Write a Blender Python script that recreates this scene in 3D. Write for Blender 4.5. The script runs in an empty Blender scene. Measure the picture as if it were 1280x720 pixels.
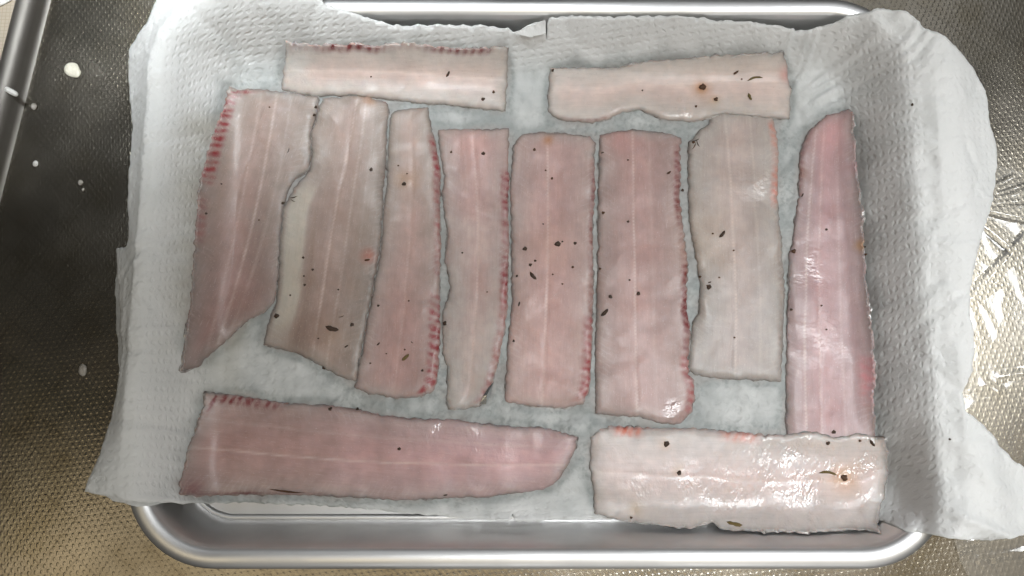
import bpy, math, random
import numpy as np
from mathutils import Vector
from mathutils.geometry import delaunay_2d_cdt

random.seed(7)
RNG = np.random.default_rng(7)
SC = bpy.context.scene
COL = SC.collection
rad = math.radians

# ------------------------------------------------------------------ camera
CAM = (-0.0113, -0.0635, 0.368)
TILT = 9.0
FPX = 985.0
cam_data = bpy.data.cameras.new('camera')
cam_data.sensor_width = 36.0
cam_data.lens = FPX / 1280.0 * 36.0
cam_data.clip_start = 0.01
cam_data.clip_end = 50.0
cam = bpy.data.objects.new('camera', cam_data)
COL.objects.link(cam)
cam.location = CAM
cam.rotation_euler = (rad(TILT), 0, 0)
SC.camera = cam

# ------------------------------------------------------------------ world and lamps (a dim kitchen beside a window, plus added unseen lamps)
world = bpy.data.worlds.new('World')
SC.world = world
world.use_nodes = True
bg = world.node_tree.nodes['Background']
bg.inputs[0].default_value = (0.88, 0.87, 0.82, 1)
bg.inputs[1].default_value = 0.062

def area(name, loc, target, sx, sy, power, color, spread=180):
    l = bpy.data.lights.new(name, 'AREA')
    l.shape = 'RECTANGLE'
    l.size, l.size_y = sx, sy
    l.energy = power
    l.color = color
    l.spread = rad(spread)
    o = bpy.data.objects.new(name, l)
    COL.objects.link(o)
    o.location = loc
    o.rotation_euler = (Vector(target) - Vector(loc)).to_track_quat('-Z', 'Y').to_euler()
    return o

area('window_light', (0.47, 0.05, 0.92), (0.30, -0.02, 0.0), 0.20, 0.75, 1.04, (0.965, 0.985, 1.0), 46)
area('front_fill_light', (0.20, -1.05, 0.60), (0.0, 0.05, 0.0), 0.80, 0.50, 2.3, (1.0, 0.985, 0.96))  # unseen low fill, added on the near side to lift the left
area('far_sheen_light', (0.10, 0.85, 1.05), (0.0, 0.13, 0.0), 1.60, 0.40, 1.7, (0.98, 0.99, 1.0))  # no window known here: lamp added so the far steel reflects pale grey
area('far_left_fill_light', (-0.17, 0.34, 0.90), (-0.17, 0.205, 0.0), 0.26, 0.10, 0.46, (0.93, 0.975, 1.0), 24)  # unseen narrow fill lamp, added to brighten the far-left paper
area('warm_sheen_light', (-0.1, -0.66, 1.60), (0.0, -0.10, 0.0), 2.4, 0.45, 5.2, (1.0, 0.83, 0.56))  # made-up warm lamp, gives the near steel its beige reflection
area('right_sheen_light', (0.95, -0.20, 1.20), (0.19, -0.10, 0.0), 0.50, 0.90, 0.62, (1.0, 0.79, 0.48))  # another added warm lamp, for the beige sheen on the steel at right

SC.view_settings.view_transform = 'Standard'
SC.view_settings.look = 'None'
SC.view_settings.exposure = 0.0
SC.view_settings.gamma = 1.0
SC.view_settings.use_curve_mapping = False
SC.render.engine = 'CYCLES'
SC.cycles.use_denoising = True
SC.cycles.max_bounces = 10

# ------------------------------------------------------------------ helpers
_p = np.random.default_rng(3).permutation(512)
_perm = np.concatenate([_p, _p, _p])
_ang = np.random.default_rng(4).random(512) * 2 * np.pi
_gx, _gy = np.cos(_ang), np.sin(_ang)

def perlin(x, y, seed=0):
    x = np.asarray(x, float) + seed * 17.31
    y = np.asarray(y, float) + seed * 7.77
    xi = np.floor(x).astype(int); yi = np.floor(y).astype(int)
    xf = x - xi; yf = y - yi
    xi = xi % 512; yi = yi % 512
    u = xf * xf * xf * (xf * (xf * 6 - 15) + 10)
    v = yf * yf * yf * (yf * (yf * 6 - 15) + 10)
    def g(ix, iy, dx, dy):
        h = _perm[_perm[ix % 512] + iy % 512]
        return _gx[h] * dx + _gy[h] * dy
    a = g(xi, yi, xf, yf); b = g(xi + 1, yi, xf - 1, yf)
    c = g(xi, yi + 1, xf, yf - 1); d = g(xi + 1, yi + 1, xf - 1, yf - 1)
    return 1.5 * ((a * (1 - u) + b * u) * (1 - v) + (c * (1 - u) + d * u) * v)

def fbm(x, y, seed=0, octs=3):
    s = 0; a = 1.0
    for k in range(octs):
        s = s + a * perlin(x * 2 ** k, y * 2 ** k, seed + k * 5)
        a *= 0.5
    return s

def sstep(a, b, x):
    t = np.clip((np.asarray(x, float) - a) / (b - a), 0, 1)
    return t * t * (3 - 2 * t)

def unproject(pts, z):
    """points measured in the 1280x720 photograph -> plan position on level z"""
    pts = np.asarray(pts, float)
    dx = (pts[:, 0] - 640) / FPX
    dy = -(pts[:, 1] - 360) / FPX
    c, s = math.cos(rad(TILT)), math.sin(rad(TILT))
    wy = dy * c + s
    wz = dy * s - c
    t = (np.asarray(z) - CAM[2]) / wz
    return np.stack([CAM[0] + dx * t, CAM[1] + wy * t], 1)

def drop_on(pts, hfun, it=8):
    z = np.full(len(pts), 0.01)
    for _ in range(it):
        w = unproject(pts, z)
        z = 0.5 * z + 0.5 * hfun(w[:, 0], w[:, 1])
    return unproject(pts, z)

def resample(poly, step, closed=True):
    poly = np.asarray(poly, float)
    q = np.vstack([poly, poly[:1]]) if closed else poly
    seg = np.linalg.norm(np.diff(q, axis=0), axis=1)
    cum = np.concatenate([[0], np.cumsum(seg)])
    n = max(4, int(round(cum[-1] / step)))
    t = np.linspace(0, cum[-1], n, endpoint=not closed)
    return np.stack([np.interp(t, cum, q[:, 0]), np.interp(t, cum, q[:, 1])], 1)

def soften(poly, n=1, closed=True):
    """round the traced corners a little (Chaikin)"""
    for _ in range(n):
        a = poly; b = np.roll(poly, -1, 0)
        if not closed:
            a, b = poly[:-1], poly[1:]
        poly = np.stack([a * .78 + b * .22, a * .22 + b * .78], 1).reshape(-1, 2)
    return poly

def roughen(poly, amp, freq, seed):
    nxt = np.roll(poly, -1, 0) - np.roll(poly, 1, 0)
    nrm = np.stack([nxt[:, 1], -nxt[:, 0]], 1)
    nrm /= np.linalg.norm(nrm, axis=1, keepdims=True) + 1e-9
    d = amp * fbm(poly[:, 0] * freq, poly[:, 1] * freq, seed, 3)
    return poly + nrm * d[:, None]

def inside(px, py, poly):
    res = np.zeros(px.shape, bool)
    x0, y0 = poly[:, 0], poly[:, 1]
    x1, y1 = np.roll(x0, -1), np.roll(y0, -1)
    for a, b, c, d in zip(x0, y0, x1, y1):
        if b == d:
            continue
        cond = ((b > py) != (d > py)) & (px < (c - a) * (py - b) / (d - b) + a)
        res ^= cond
    return res

def edge_dist(P, poly):
    a = poly; b = np.roll(poly, -1, 0)
    ab = b - a
    L = (ab ** 2).sum(1) + 1e-12
    out = np.full(len(P), 1e9)
    for k in range(0, len(P), 4000):
        Q = P[k:k + 4000]
        t = np.clip(((Q[:, None, :] - a[None]) * ab[None]).sum(2) / L[None], 0, 1)
        d = Q[:, None, :] - (a[None] + t[..., None] * ab[None])
        out[k:k + 4000] = np.sqrt((d ** 2).sum(2).min(1))
    return out

def tri_fill(poly, step):
    """triangulated plan sheet with the exact outline; returns points (n,2), triangles, count of outline points"""
    lo, hi = poly.min(0), poly.max(0)
    gx, gy = np.meshgrid(np.arange(lo[0], hi[0], step), np.arange(lo[1], hi[1], step * 0.866))
    gx = gx + (np.arange(gx.shape[0]) % 2)[:, None] * step * .5
    P = np.stack([gx.ravel(), gy.ravel()], 1)
    P = P[inside(P[:, 0], P[:, 1], poly)]
    P = P[edge_dist(P, poly) > step * .55]
    allp = [Vector((float(a), float(b))) for a, b in np.vstack([poly, P])]
    n = len(poly)
    v, e, f, ov, oe, of = delaunay_2d_cdt(allp, [], [list(range(n))], 1, 1e-7)
    V = np.array([(a.x, a.y) for a in v])
    return V, [tuple(t) for t in f]

def border_loop(tris):
    cnt = {}
    for t in tris:
        for i in range(3):
            e = (t[i], t[(i + 1) % 3])
            k = (min(e), max(e))
            cnt.setdefault(k, []).append(e)
    return [v[0] for v in cnt.values() if len(v) == 1]

def mesh_obj(name, verts, faces, mat, parent=None, smooth=True):
    me = bpy.data.meshes.new(name)
    me.from_pydata([tuple(map(float, v)) for v in verts], [], faces)
    me.validate()
    if smooth:
        me.polygons.foreach_set('use_smooth', [True] * len(me.polygons))
    if mat:
        me.materials.append(mat)
    o = bpy.data.objects.new(name, me)
    COL.objects.link(o)
    o.parent = parent
    return o

def empty(name, loc=(0, 0, 0)):
    o = bpy.data.objects.new(name, None)
    COL.objects.link(o)
    o.location = loc
    o.empty_display_size = 0.01
    return o

def tag(o, label=None, cat=None, group=None, kind=None):
    if label: o['label'] = label
    if cat: o['category'] = cat
    if group: o['group'] = group
    if kind: o['kind'] = kind
    return o

def color_attr(o, cols):
    a = o.data.color_attributes.new('tint', 'FLOAT_COLOR', 'POINT')
    c = np.ones((len(cols), 4)); c[:, :3] = cols
    a.data.foreach_set('color', c.ravel())

def float_attr(o, name, vals):
    a = o.data.attributes.new(name, 'FLOAT', 'POINT')
    a.data.foreach_set('value', np.asarray(vals, float))

def vec_attr(o, name, vals):
    a = o.data.attributes.new(name, 'FLOAT_VECTOR', 'POINT')
    a.data.foreach_set('vector', np.asarray(vals, float).ravel())

# ------------------------------------------------------------------ materials
class NT:
    def __init__(self, name):
        self.m = bpy.data.materials.new(name); self.m.use_nodes = True
        self.t = self.m.node_tree
        self.b = self.t.nodes['Principled BSDF']
        self.out = self.t.nodes['Material Output']
    def n(self, typ, **kw):
        x = self.t.nodes.new(typ)
        for k, v in kw.items():
            if k.startswith('i_'):
                x.inputs[int(k[2:])].default_value = v
            else:
                setattr(x, k, v)
        return x
    def l(self, a, b): self.t.links.new(a, b)
    def math(self, op, a, b=None, clamp=False):
        x = self.t.nodes.new('ShaderNodeMath'); x.operation = op; x.use_clamp = clamp
        for i, v in enumerate((a, b)):
            if v is None: continue
            if isinstance(v, (int, float)): x.inputs[i].default_value = v
            else: self.l(v, x.inputs[i])
        return x.outputs[0]
    def ramp(self, val, a, b, c=0.0, d=1.0):
        x = self.t.nodes.new('ShaderNodeMapRange'); x.interpolation_type = 'SMOOTHSTEP'
        self.l(val, x.inputs[0])
        for i, v in zip((1, 2, 3, 4), (a, b, c, d)): x.inputs[i].default_value = v
        return x.outputs[0]
    def noise(self, vec, scale, detail=3, rough=.55):
        x = self.n('ShaderNodeTexNoise'); x.inputs['Scale'].default_value = scale
        x.inputs['Detail'].default_value = detail; x.inputs['Roughness'].default_value = rough
        if vec is not None: self.l(vec, x.inputs['Vector'])
        return x.outputs['Fac']
    def mix(self, fac, a, b, blend='MIX'):
        x = self.n('ShaderNodeMix', data_type='RGBA', blend_type=blend)
        if isinstance(fac, (int, float)): x.inputs[0].default_value = fac
        else: self.l(fac, x.inputs[0])
        for i, v in ((6, a), (7, b)):
            if isinstance(v, tuple): x.inputs[i].default_value = (*v, 1)
            else: self.l(v, x.inputs[i])
        return x.outputs[2]
    def bump(self, h, strength, dist, normal=None):
        x = self.n('ShaderNodeBump'); x.inputs['Strength'].default_value = strength
        x.inputs['Distance'].default_value = dist
        self.l(h, x.inputs['Height'])
        if normal is not None: self.l(normal, x.inputs['Normal'])
        return x.outputs[0]
    def pos(self):
        return self.n('ShaderNodeNewGeometry').outputs['Position']
    def obj(self):
        return self.n('ShaderNodeTexCoord').outputs['Object']
    def attr(self, name):
        return self.n('ShaderNodeAttribute', attribute_name=name)
    def set(self, **kw):
        for k, v in kw.items():
            k = k.replace('_', ' ')
            s = [x for x in self.b.inputs if x.name.lower() == k.lower()][0]
            if hasattr(v, 'is_output') or hasattr(v, 'links'): self.l(v, s)
            else: s.default_value = (*v, 1) if isinstance(v, tuple) and len(v) == 3 and s.type == 'RGBA' else v

def mat_worktop():
    k = NT('embossed_steel')
    p = k.pos()
    mp = k.n('ShaderNodeMapping'); k.l(p, mp.inputs[0]); mp.inputs['Rotation'].default_value = (0, 0, rad(-7))
    # slight irregularity of the press
    sep = k.n('ShaderNodeSeparateXYZ'); k.l(mp.outputs[0], sep.inputs[0])
    ca = k.math('COSINE', k.math('MULTIPLY', sep.outputs[0], 2 * math.pi / 0.0029))
    cb = k.math('COSINE', k.math('MULTIPLY', sep.outputs[1], 2 * math.pi / 0.0047))
    dots = k.ramp(k.math('MULTIPLY', ca, cb), 0.12, 0.85)
    # broad diagonal press lines
    mp2 = k.n('ShaderNodeMapping'); k.l(p, mp2.inputs[0]); mp2.inputs['Rotation'].default_value = (0, 0, rad(38))
    s2 = k.n('ShaderNodeSeparateXYZ'); k.l(mp2.outputs[0], s2.inputs[0])
    la = k.ramp(k.math('COSINE', k.math('MULTIPLY', s2.outputs[0], 2 * math.pi / 0.0120)), 0.95, 1.0)
    lb = k.ramp(k.math('COSINE', k.math('MULTIPLY', s2.outputs[1], 2 * math.pi / 0.0120)), 0.95, 1.0)
    lines = k.math('MAXIMUM', la, lb)
    h = k.math('SUBTRACT', dots, k.math('MULTIPLY', lines, 0.15))
    worn = k.noise(p, 14, 4)
    b1 = k.bump(h, 0.11, 0.0004)
    b2 = k.bump(k.noise(p, 900, 3), 0.10, 0.0005, b1)
    stain = k.noise(p, 33, 6, .65)
    col = k.mix(k.ramp(stain, .40, .75), (0.28, 0.258, 0.218), (0.215, 0.19, 0.145))
    col = k.mix(k.math('MULTIPLY', lines, .18), col, (0.09, 0.08, 0.066))
    fleck = k.ramp(k.noise(p, 420, 2), .70, .78)
    col = k.mix(k.math('MULTIPLY', fleck, .35), col, (0.42, 0.40, 0.36))
    k.set(Base_Color=col, Metallic=1.0, Roughness=k.ramp(worn, .3, .75, .19, .29), Normal=b2)
    return k.m

def mat_steel(name, col, rough, scratch=.06):
    k = NT(name)
    p = k.obj()
    mp = k.n('ShaderNodeMapping'); k.l(p, mp.inputs[0]); mp.inputs['Scale'].default_value = (40, 900, 900)
    n = k.noise(mp.outputs[0], 1.0, 3)
    sm = k.noise(p, 22, 4)
    k.set(Base_Color=k.mix(k.ramp(sm, .35, .75), col, tuple(c * .82 for c in col)), Metallic=1.0,
          Roughness=k.ramp(sm, .3, .7, rough, rough + .12), Normal=k.bump(n, scratch, .0004))
    return k.m

def mat_paper():
    k = NT('kitchen_paper')
    p = k.pos()
    wet = k.attr('wet').outputs['Fac']
    flat = k.attr('sheet').outputs['Vector']
    mp = k.n('ShaderNodeMapping'); k.l(flat, mp.inputs[0]); mp.inputs['Rotation'].default_value = (0, 0, rad(41))
    sep = k.n('ShaderNodeSeparateXYZ'); k.l(mp.outputs[0], sep.inputs[0])
    wob = k.math('MULTIPLY', k.noise(flat, 150, 2), 5.0)
    ca = k.math('SINE', k.math('ADD', k.math('MULTIPLY', sep.outputs[0], 2 * math.pi / 0.0058), wob))
    cb = k.math('SINE', k.math('ADD', k.math('MULTIPLY', sep.outputs[1], 2 * math.pi / 0.0072), wob))
    emb = k.math('MULTIPLY', k.ramp(k.math('MULTIPLY', ca, cb), .05, .9), k.ramp(k.noise(flat, 60, 3), .35, .6, .50, 1.0))
    fib = k.noise(flat, 1500, 4, .7)
    crk = k.noise(flat, 260, 4, .6)
    h = k.math('ADD', k.math('MULTIPLY', emb, -0.8), k.math('ADD', k.math('MULTIPLY', fib, .35), k.math('MULTIPLY', crk, .9)))
    nrm = k.bump(h, 0.44, .0007)
    blot = k.ramp(k.noise(flat, 60, 5, .6), .38, .68)
    wcol = k.mix(blot, (0.40, 0.43, 0.43), (0.52, 0.545, 0.54))
    wcol = k.mix(k.ramp(k.noise(flat, 420, 3), .42, .7), wcol, (0.35, 0.38, 0.38))
    dry = k.mix(k.ramp(k.noise(flat, 35, 4), .3, .7), (0.87, 0.88, 0.88), (0.83, 0.845, 0.845))
    base = k.mix(wet, dry, wcol)
    base = k.mix(k.math('MULTIPLY', k.attr('stain').outputs['Fac'], .55), base, (0.56, 0.54, 0.47))
    base = k.mix(k.math('MULTIPLY', k.attr('seep').outputs['Fac'], .30), base, (0.46, 0.36, 0.33))
    k.set(Base_Color=base, Roughness=k.ramp(wet, 0, 1, .88, .38), Normal=nrm)
    k.b.inputs['Specular IOR Level'].default_value = .3
    tr = k.n('ShaderNodeBsdfTranslucent'); k.l(base, tr.inputs[0]); k.l(nrm, tr.inputs[1])
    ms = k.n('ShaderNodeMixShader'); ms.inputs[0].default_value = .28
    k.l(k.b.outputs[0], ms.inputs[1]); k.l(tr.outputs[0], ms.inputs[2])
    k.l(ms.outputs[0], k.out.inputs[0])
    return k.m

def mat_flesh():
    k = NT('raw_fish_flesh')
    c = k.attr('tint').outputs['Color']
    uv = k.attr('grain').outputs['Vector']      # x along the fillet, y across it, metres
    gl0 = k.attr('gloss').outputs['Fac']
    gl = k.math('MULTIPLY', gl0, k.ramp(k.noise(uv, 110, 3, .6), .36, .62, .15, 1.0))
    sep = k.n('ShaderNodeSeparateXYZ'); k.l(uv, sep.inputs[0])
    # muscle segments: fine chevrons across the fillet
    ch = k.math('ADD', k.math('MULTIPLY', k.math('ABSOLUTE', sep.outputs[2]), .55), sep.outputs[0])
    wob = k.math('MULTIPLY', k.noise(uv, 90, 3), .006)
    seg = k.math('SINE', k.math('MULTIPLY', k.math('ADD', ch, wob), 2 * math.pi / 0.0029))
    seg = k.ramp(seg, .2, 1.0)
    patch = k.math('MULTIPLY', k.ramp(k.noise(uv, 60, 3), .40, .62), k.ramp(k.attr('side').outputs['Fac'], .22, .42))
    mp = k.n('ShaderNodeMapping'); k.l(uv, mp.inputs[0]); mp.inputs['Scale'].default_value = (70, 900, 1)
    along = k.noise(mp.outputs[0], 1.0, 4, .6)
    mott = k.noise(uv, 210, 4, .6)
    col = k.mix(k.ramp(mott, .35, .7, 0, .30), c, k.mix(1.0, c, (1.28, 1.22, 1.18), 'MULTIPLY'))
    col = k.mix(k.math('MULTIPLY', k.math('MULTIPLY', seg, patch), .10), col, (0.66, 0.60, 0.56))
    col = k.mix(k.ramp(along, .45, .75, 0, .20), col, k.mix(1.0, c, (.62, .56, .54), 'MULTIPLY'))
    mp3 = k.n('ShaderNodeMapping'); k.l(uv, mp3.inputs[0]); mp3.inputs['Scale'].default_value = (160, 1900, 1); mp3.inputs['Location'].default_value = (3, 9, 0)
    col = k.mix(k.ramp(k.noise(mp3.outputs[0], 1.0, 3), .60, .78, 0, .34), col, (.64, .57, .53))
    col = k.mix(k.ramp(k.noise(uv, 1500, 2), .62, .74, 0, .30), col, (.66, .60, .56))
    col = k.mix(k.ramp(k.noise(uv, 900, 3), .62, .76, 0, .35), col, k.mix(1.0, c, (.55, .46, .42), 'MULTIPLY'))
    h = k.math('ADD', k.math('MULTIPLY', k.math('MULTIPLY', seg, patch), .08),
               k.math('ADD', k.math('MULTIPLY', along, .5), k.math('MULTIPLY', mott, .75)))
    mpl = k.n('ShaderNodeMapping'); k.l(uv, mpl.inputs[0]); mpl.inputs['Scale'].default_value = (620, 380, 1)
    lump = k.noise(mpl.outputs[0], 1.0, 2, .5)
    n1 = k.bump(h, .10, .0004)
    n2 = k.bump(lump, .65, .0009, n1)
    nn = k.n('ShaderNodeMix', data_type='VECTOR'); k.l(gl, nn.inputs[0]); k.l(n1, nn.inputs[4]); k.l(n2, nn.inputs[5])
    k.set(Base_Color=col, Roughness=k.ramp(gl, 0, 1, .42, .20), Normal=nn.outputs[1])
    k.l(k.math('SUBTRACT', 1.0, k.attr('thin').outputs['Fac']), k.b.inputs['Alpha'])
    k.b.inputs['Subsurface Weight'].default_value = .35
    k.b.inputs['Subsurface Radius'].default_value = (1.0, .55, .40)
    k.b.inputs['Subsurface Scale'].default_value = .0009
    k.b.inputs['Specular IOR Level'].default_value = .38
    k.l(k.ramp(gl, .1, .8, .04, .6), k.b.inputs['Coat Weight'])
    k.b.inputs['Coat Roughness'].default_value = .12
    k.l(nn.outputs[1], k.b.inputs['Coat Normal'])
    return k.m

def mat_skin():
    k = NT('silver_fish_skin')
    p = k.obj()
    n = k.noise(p, 420, 4)
    k.set(Base_Color=k.mix(k.ramp(n, .35, .7), (0.46, 0.45, 0.44), (0.16, 0.135, 0.125)), Metallic=.4,
          Roughness=.28, Normal=k.bump(n, .5, .0008))
    return k.m

def mat_plain(name, a, b, rough=.6, scale=500, spec=.4, sss=0.0):
    k = NT(name)
    p = k.obj()
    n = k.noise(p, scale, 4)
    k.set(Base_Color=k.mix(k.ramp(n, .3, .7), a, b), Roughness=rough, Normal=k.bump(n, .4, .0004))
    k.b.inputs['Specular IOR Level'].default_value = spec
    k.b.inputs['Subsurface Weight'].default_value = sss
    k.b.inputs['Subsurface Scale'].default_value = .001
    return k.m

def mat_film():
    k = NT('clear_film')
    t = k.t
    tr = k.n('ShaderNodeBsdfTransparent'); tr.inputs[0].default_value = (.965, .96, .945, 1)
    gl = k.n('ShaderNodeBsdfGlossy'); gl.inputs['Roughness'].default_value = .10
    fr = k.n('ShaderNodeFresnel'); fr.inputs[0].default_value = 1.5
    p = k.pos()
    nb = k.bump(k.noise(p, 120, 2), .10, .001)
    k.l(nb, gl.inputs['Normal']); k.l(nb, fr.inputs['Normal'])
    df = k.n('ShaderNodeBsdfDiffuse'); df.inputs[0].default_value = (.85, .85, .83, 1)
    m0 = k.n('ShaderNodeMixShader'); m0.inputs[0].default_value = .11
    k.l(tr.outputs[0], m0.inputs[1]); k.l(df.outputs[0], m0.inputs[2])
    ms = k.n('ShaderNodeMixShader')
    k.l(k.math('MULTIPLY', fr.outputs[0], 1.8, clamp=True), ms.inputs[0])
    k.l(m0.outputs[0], ms.inputs[1]); k.l(gl.outputs[0], ms.inputs[2])
    k.l(ms.outputs[0], k.out.inputs[0])
    return k.m

def mat_tile():
    k = NT('beige_board')
    p = k.pos()
    br = k.n('ShaderNodeTexBrick'); k.l(p, br.inputs[0])
    br.inputs['Scale'].default_value = 260; br.offset = 0
    br.inputs['Color1'].default_value = (.42, .36, .28, 1); br.inputs['Color2'].default_value = (.40, .345, .27, 1)
    br.inputs['Mortar'].default_value = (.33, .28, .21, 1); br.inputs['Mortar Size'].default_value = .04
    br.inputs['Brick Width'].default_value = .5; br.inputs['Row Height'].default_value = .5
    k.set(Base_Color=br.outputs[0], Roughness=.55)
    return k.m

M = dict(
    worktop=mat_worktop(),
    ridge=mat_steel('worn_steel', (0.20, 0.19, 0.175), .56, .05),
    tray=mat_steel('brushed_aluminium', (0.74, 0.74, 0.74), .42, .02),
    rim=mat_steel('satin_aluminium', (0.80, 0.805, 0.81), .40, .02),
    paper=mat_paper(), flesh=mat_flesh(), skin=mat_skin(), film=mat_film(), tile=mat_tile(),
    white=mat_plain('dried_batter', (.72, .70, .60), (.62, .60, .50), .5, 700),
    rice=mat_plain('white_grain', (.74, .74, .72), (.62, .62, .60), .45, 700),
    card=mat_plain('white_paper', (.80, .79, .76), (.76, .75, .72), .8, 500),
    foil=mat_steel('silver_skin', (0.72, 0.73, 0.74), .16, .1),
    dark=mat_plain('charred_herb', (.022, .013, .008), (.065, .034, .018), .45, 1500),
    brown=mat_plain('brown_herb', (.10, .045, .015), (.05, .02, .01), .5, 1500),
    olive=mat_plain('olive_herb', (.17, .125, .035), (.09, .06, .02), .45, 1500),
    water=mat_plain('grey_crumb', (.42, .40, .37), (.30, .28, .25), .3, 900),
)

# ------------------------------------------------------------------ tray dimensions (metres, tray centred on the origin)
W, D, RIMZ = 0.350, 0.2556, 0.027
FX, FY, FR = W / 2 - 0.0195, D / 2 - 0.0195, 0.020      # floor half extents and corner radius

def sdf(x, y):
    qx = np.abs(x) - (FX - FR); qy = np.abs(y) - (FY - FR)
    return np.hypot(np.maximum(qx, 0), np.maximum(qy, 0)) + np.minimum(np.maximum(qx, qy), 0) - FR

def tray_z(s):
    return np.interp(s, [0.0, .003, .0046, .0060, .0074, .0088, .0098, .0107, .0130, .0152, .0175, .0197, .0200],
                     [.0024, .0024, .0032, .0062, .0122, .0182, .0224, .0252, .0267, .0272, .0267, .0245, 0.0])

def paper_z(x, y):
    x = np.asarray(x, float); y = np.asarray(y, float)
    s = sdf(x, y)
    near = sstep(-0.060, -0.095, y) * sstep(0.150, 0.125, -x) * sstep(0.168, 0.157, x)
    s2 = s - 0.009 * near
    rt = sstep(0.12, 0.145, x)
    z = 0.0042 + 0.0275 * ((1 - rt) * sstep(-0.013, 0.0165, s2) ** 1.15 + rt * sstep(-0.009, 0.0115, s2))
    out = np.maximum(s - 0.0195, 0)
    left = sstep(-0.150, -0.165, x)
    leftdrop = left * sstep(-0.092, -0.055, y) * sstep(0.140, 0.085, y)
    right = sstep(0.150, 0.165, x)
    z = z - out * (1.15 * leftdrop + 0.30 * right + 0.25 * left * (1 - leftdrop))
    # puffed far-left corner
    z = z + 0.010 * np.exp(-(((x + 0.135) / 0.045) ** 2 + ((y - 0.135) / 0.035) ** 2))
    # bulge of the right side over the rim
    z = z + 0.0085 * right * np.exp(-((s - 0.028) / 0.016) ** 2)
    z = np.maximum(z, tray_z(s) + 0.0007)
    return np.maximum(z, 0.0035)

def paper_detail(x, y):
    """pleats and creases on top of the drape"""
    s = sdf(x, y)
    wall = sstep(-0.016, 0.004, s) * sstep(0.05, 0.015, s)
    a = np.arctan2(y - 0.072, x - 0.118)
    rr = np.hypot(y - 0.072, x - 0.118)
    corner = np.exp(-((a - 0.9) / 0.75) ** 2) * sstep(0.010, 0.035, rr) * sstep(0.085, 0.05, rr)
    w = 0.0028 * corner * perlin(a * 11 + 2 * perlin(x * 40, y * 40, 3), rr * 25, 5)
    w = w + 0.0007 * wall * fbm(x * 60, y * 60, 8, 3)
    w = w + 0.00055 * fbm(x * 38, y * 38, 2, 4) + 0.0003 * np.abs(perlin(x * 120, y * 120, 9))
    # crisp creases where the dry paper has been crumpled
    dryz = sstep(-0.010, 0.006, s)
    for fq, am, wd_, sd in ((26, .0011, .030, 25), (48, .0008, .035, 26), (85, .0005, .045, 27)):
        nn = perlin(x * fq + .35 * perlin(x * 60, y * 60, sd + 9), y * fq * .8, sd)
        mask = np.clip(.35 + 1.1 * perlin(x * 18, y * 18, sd + 20), 0, 1)
        w = w + dryz * am * mask * np.exp(-np.abs(nn) / wd_) - dryz * am * .5 * mask * np.clip(nn, 0, .4)
    # rumpled crest along the right rim
    cr_ = sstep(0.13, 0.15, x) * np.exp(-((s - 0.014) / 0.010) ** 2)
    w = w + cr_ * (0.0011 * fbm(x * 75, y * 75, 17, 3) + 0.0006 * np.abs(perlin(x * 160, y * 110, 18)))
    # crisp small creases in the damp middle
    damp = sstep(0.0, -0.012, s)
    w = w + damp * 0.0013 * (0.25 - np.abs(perlin(x * 75 + 0.6 * perlin(x * 40, y * 40, 22), y * 52, 23)))
    # long soft creases
    w = w - 0.0009 * np.exp(-(np.abs(perlin(x * 13, y * 17, 21)) / 0.05) ** 2)
    # lower right corner folds
    b = sstep(0.12, 0.15, x) * sstep(-0.06, -0.085, y)
    t = (y + 0.108 + 0.35 * (x - 0.14))
    w = w + sstep(.162, .172, x) * b * (0.0035 * np.exp(-(t / 0.0030) ** 2) - 0.0020 * np.exp(-((t - 0.006) / 0.0028) ** 2) + 0.002 * np.exp(-((t - 0.013) / 0.0022) ** 2))
    w = w + b * sstep(.160, .172, x) * 0.0016 * perlin(x * 45 + 3, (y * 1.8 + x) * 70, 31)
    return w

def paper_full(x, y):
    return paper_z(x, y) + paper_detail(x, y)

# ------------------------------------------------------------------ worktop with its rolled edge
ra, rb = unproject([(64, 0), (6, 230)], 0.0)
dirv = (ra - rb) / np.linalg.norm(ra - rb)
nleft = np.array([-dirv[1], dirv[0]])          # to the left of the edge line
P0 = rb - dirv * 0.6; P1 = ra + dirv * 0.5
RX = 0.75
sheet = [(P0[0], P0[1], 0), (RX, P0[1], 0), (RX, P1[1], 0), (P1[0], P1[1], 0)]
top = mesh_obj('worktop', sheet, [(0, 1, 2, 3)], M['worktop'], smooth=False)
tag(top, 'dark embossed stainless steel worktop under the tray', 'worktop', kind='structure')
prof = [(0.0, 0.0), (.0012, .0003), (.0024, .0016), (.0034, .0042), (.0046, .0062), (.0064, .0074), (.0088, .0078),
        (.0112, .0074), (.0130, .0062), (.0142, .0040), (.0148, .0005), (.0150, -.006)]
vs, fs = [], []
for t in np.linspace(0, 1, 24):
    q = P0 + (P1 - P0) * t
    for d, z in prof:
        vs.append((q[0] + nleft[0] * d, q[1] + nleft[1] * d, z))
n = len(prof)
for i in range(23):
    for j in range(n - 1):
        a = i * n + j
        fs.append((a, a + 1, a + n + 1, a + n))
rid = mesh_obj('rolled_edge', vs, fs, M['ridge'], top)
e0, e1 = P0 + nleft * .0148, P1 + nleft * .0148
f0, f1 = e0 + nleft * .3, e1 + nleft * .3
brd = mesh_obj('counter', [(*e0, -.004), (*e1, -.004), (*f1, -.004), (*f0, -.004)], [(0, 1, 2, 3)], M['tile'], smooth=False)
tag(brd, 'beige counter beyond the steel edge in the far left corner', 'counter', kind='structure')

# ------------------------------------------------------------------ tray
def rrect(s, n=14):
    pts = []
    r = FR + s * 1.0
    for cx, cy, a0 in ((1, 1, 0), (-1, 1, 90), (-1, -1, 180), (1, -1, 270)):
        for k in range(n + 1):
            a = rad(a0 + 90 * k / n)
            pts.append((cx * (FX - FR) + r * math.cos(a), cy * (FY - FR) + r * math.sin(a)))
    return pts

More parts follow.
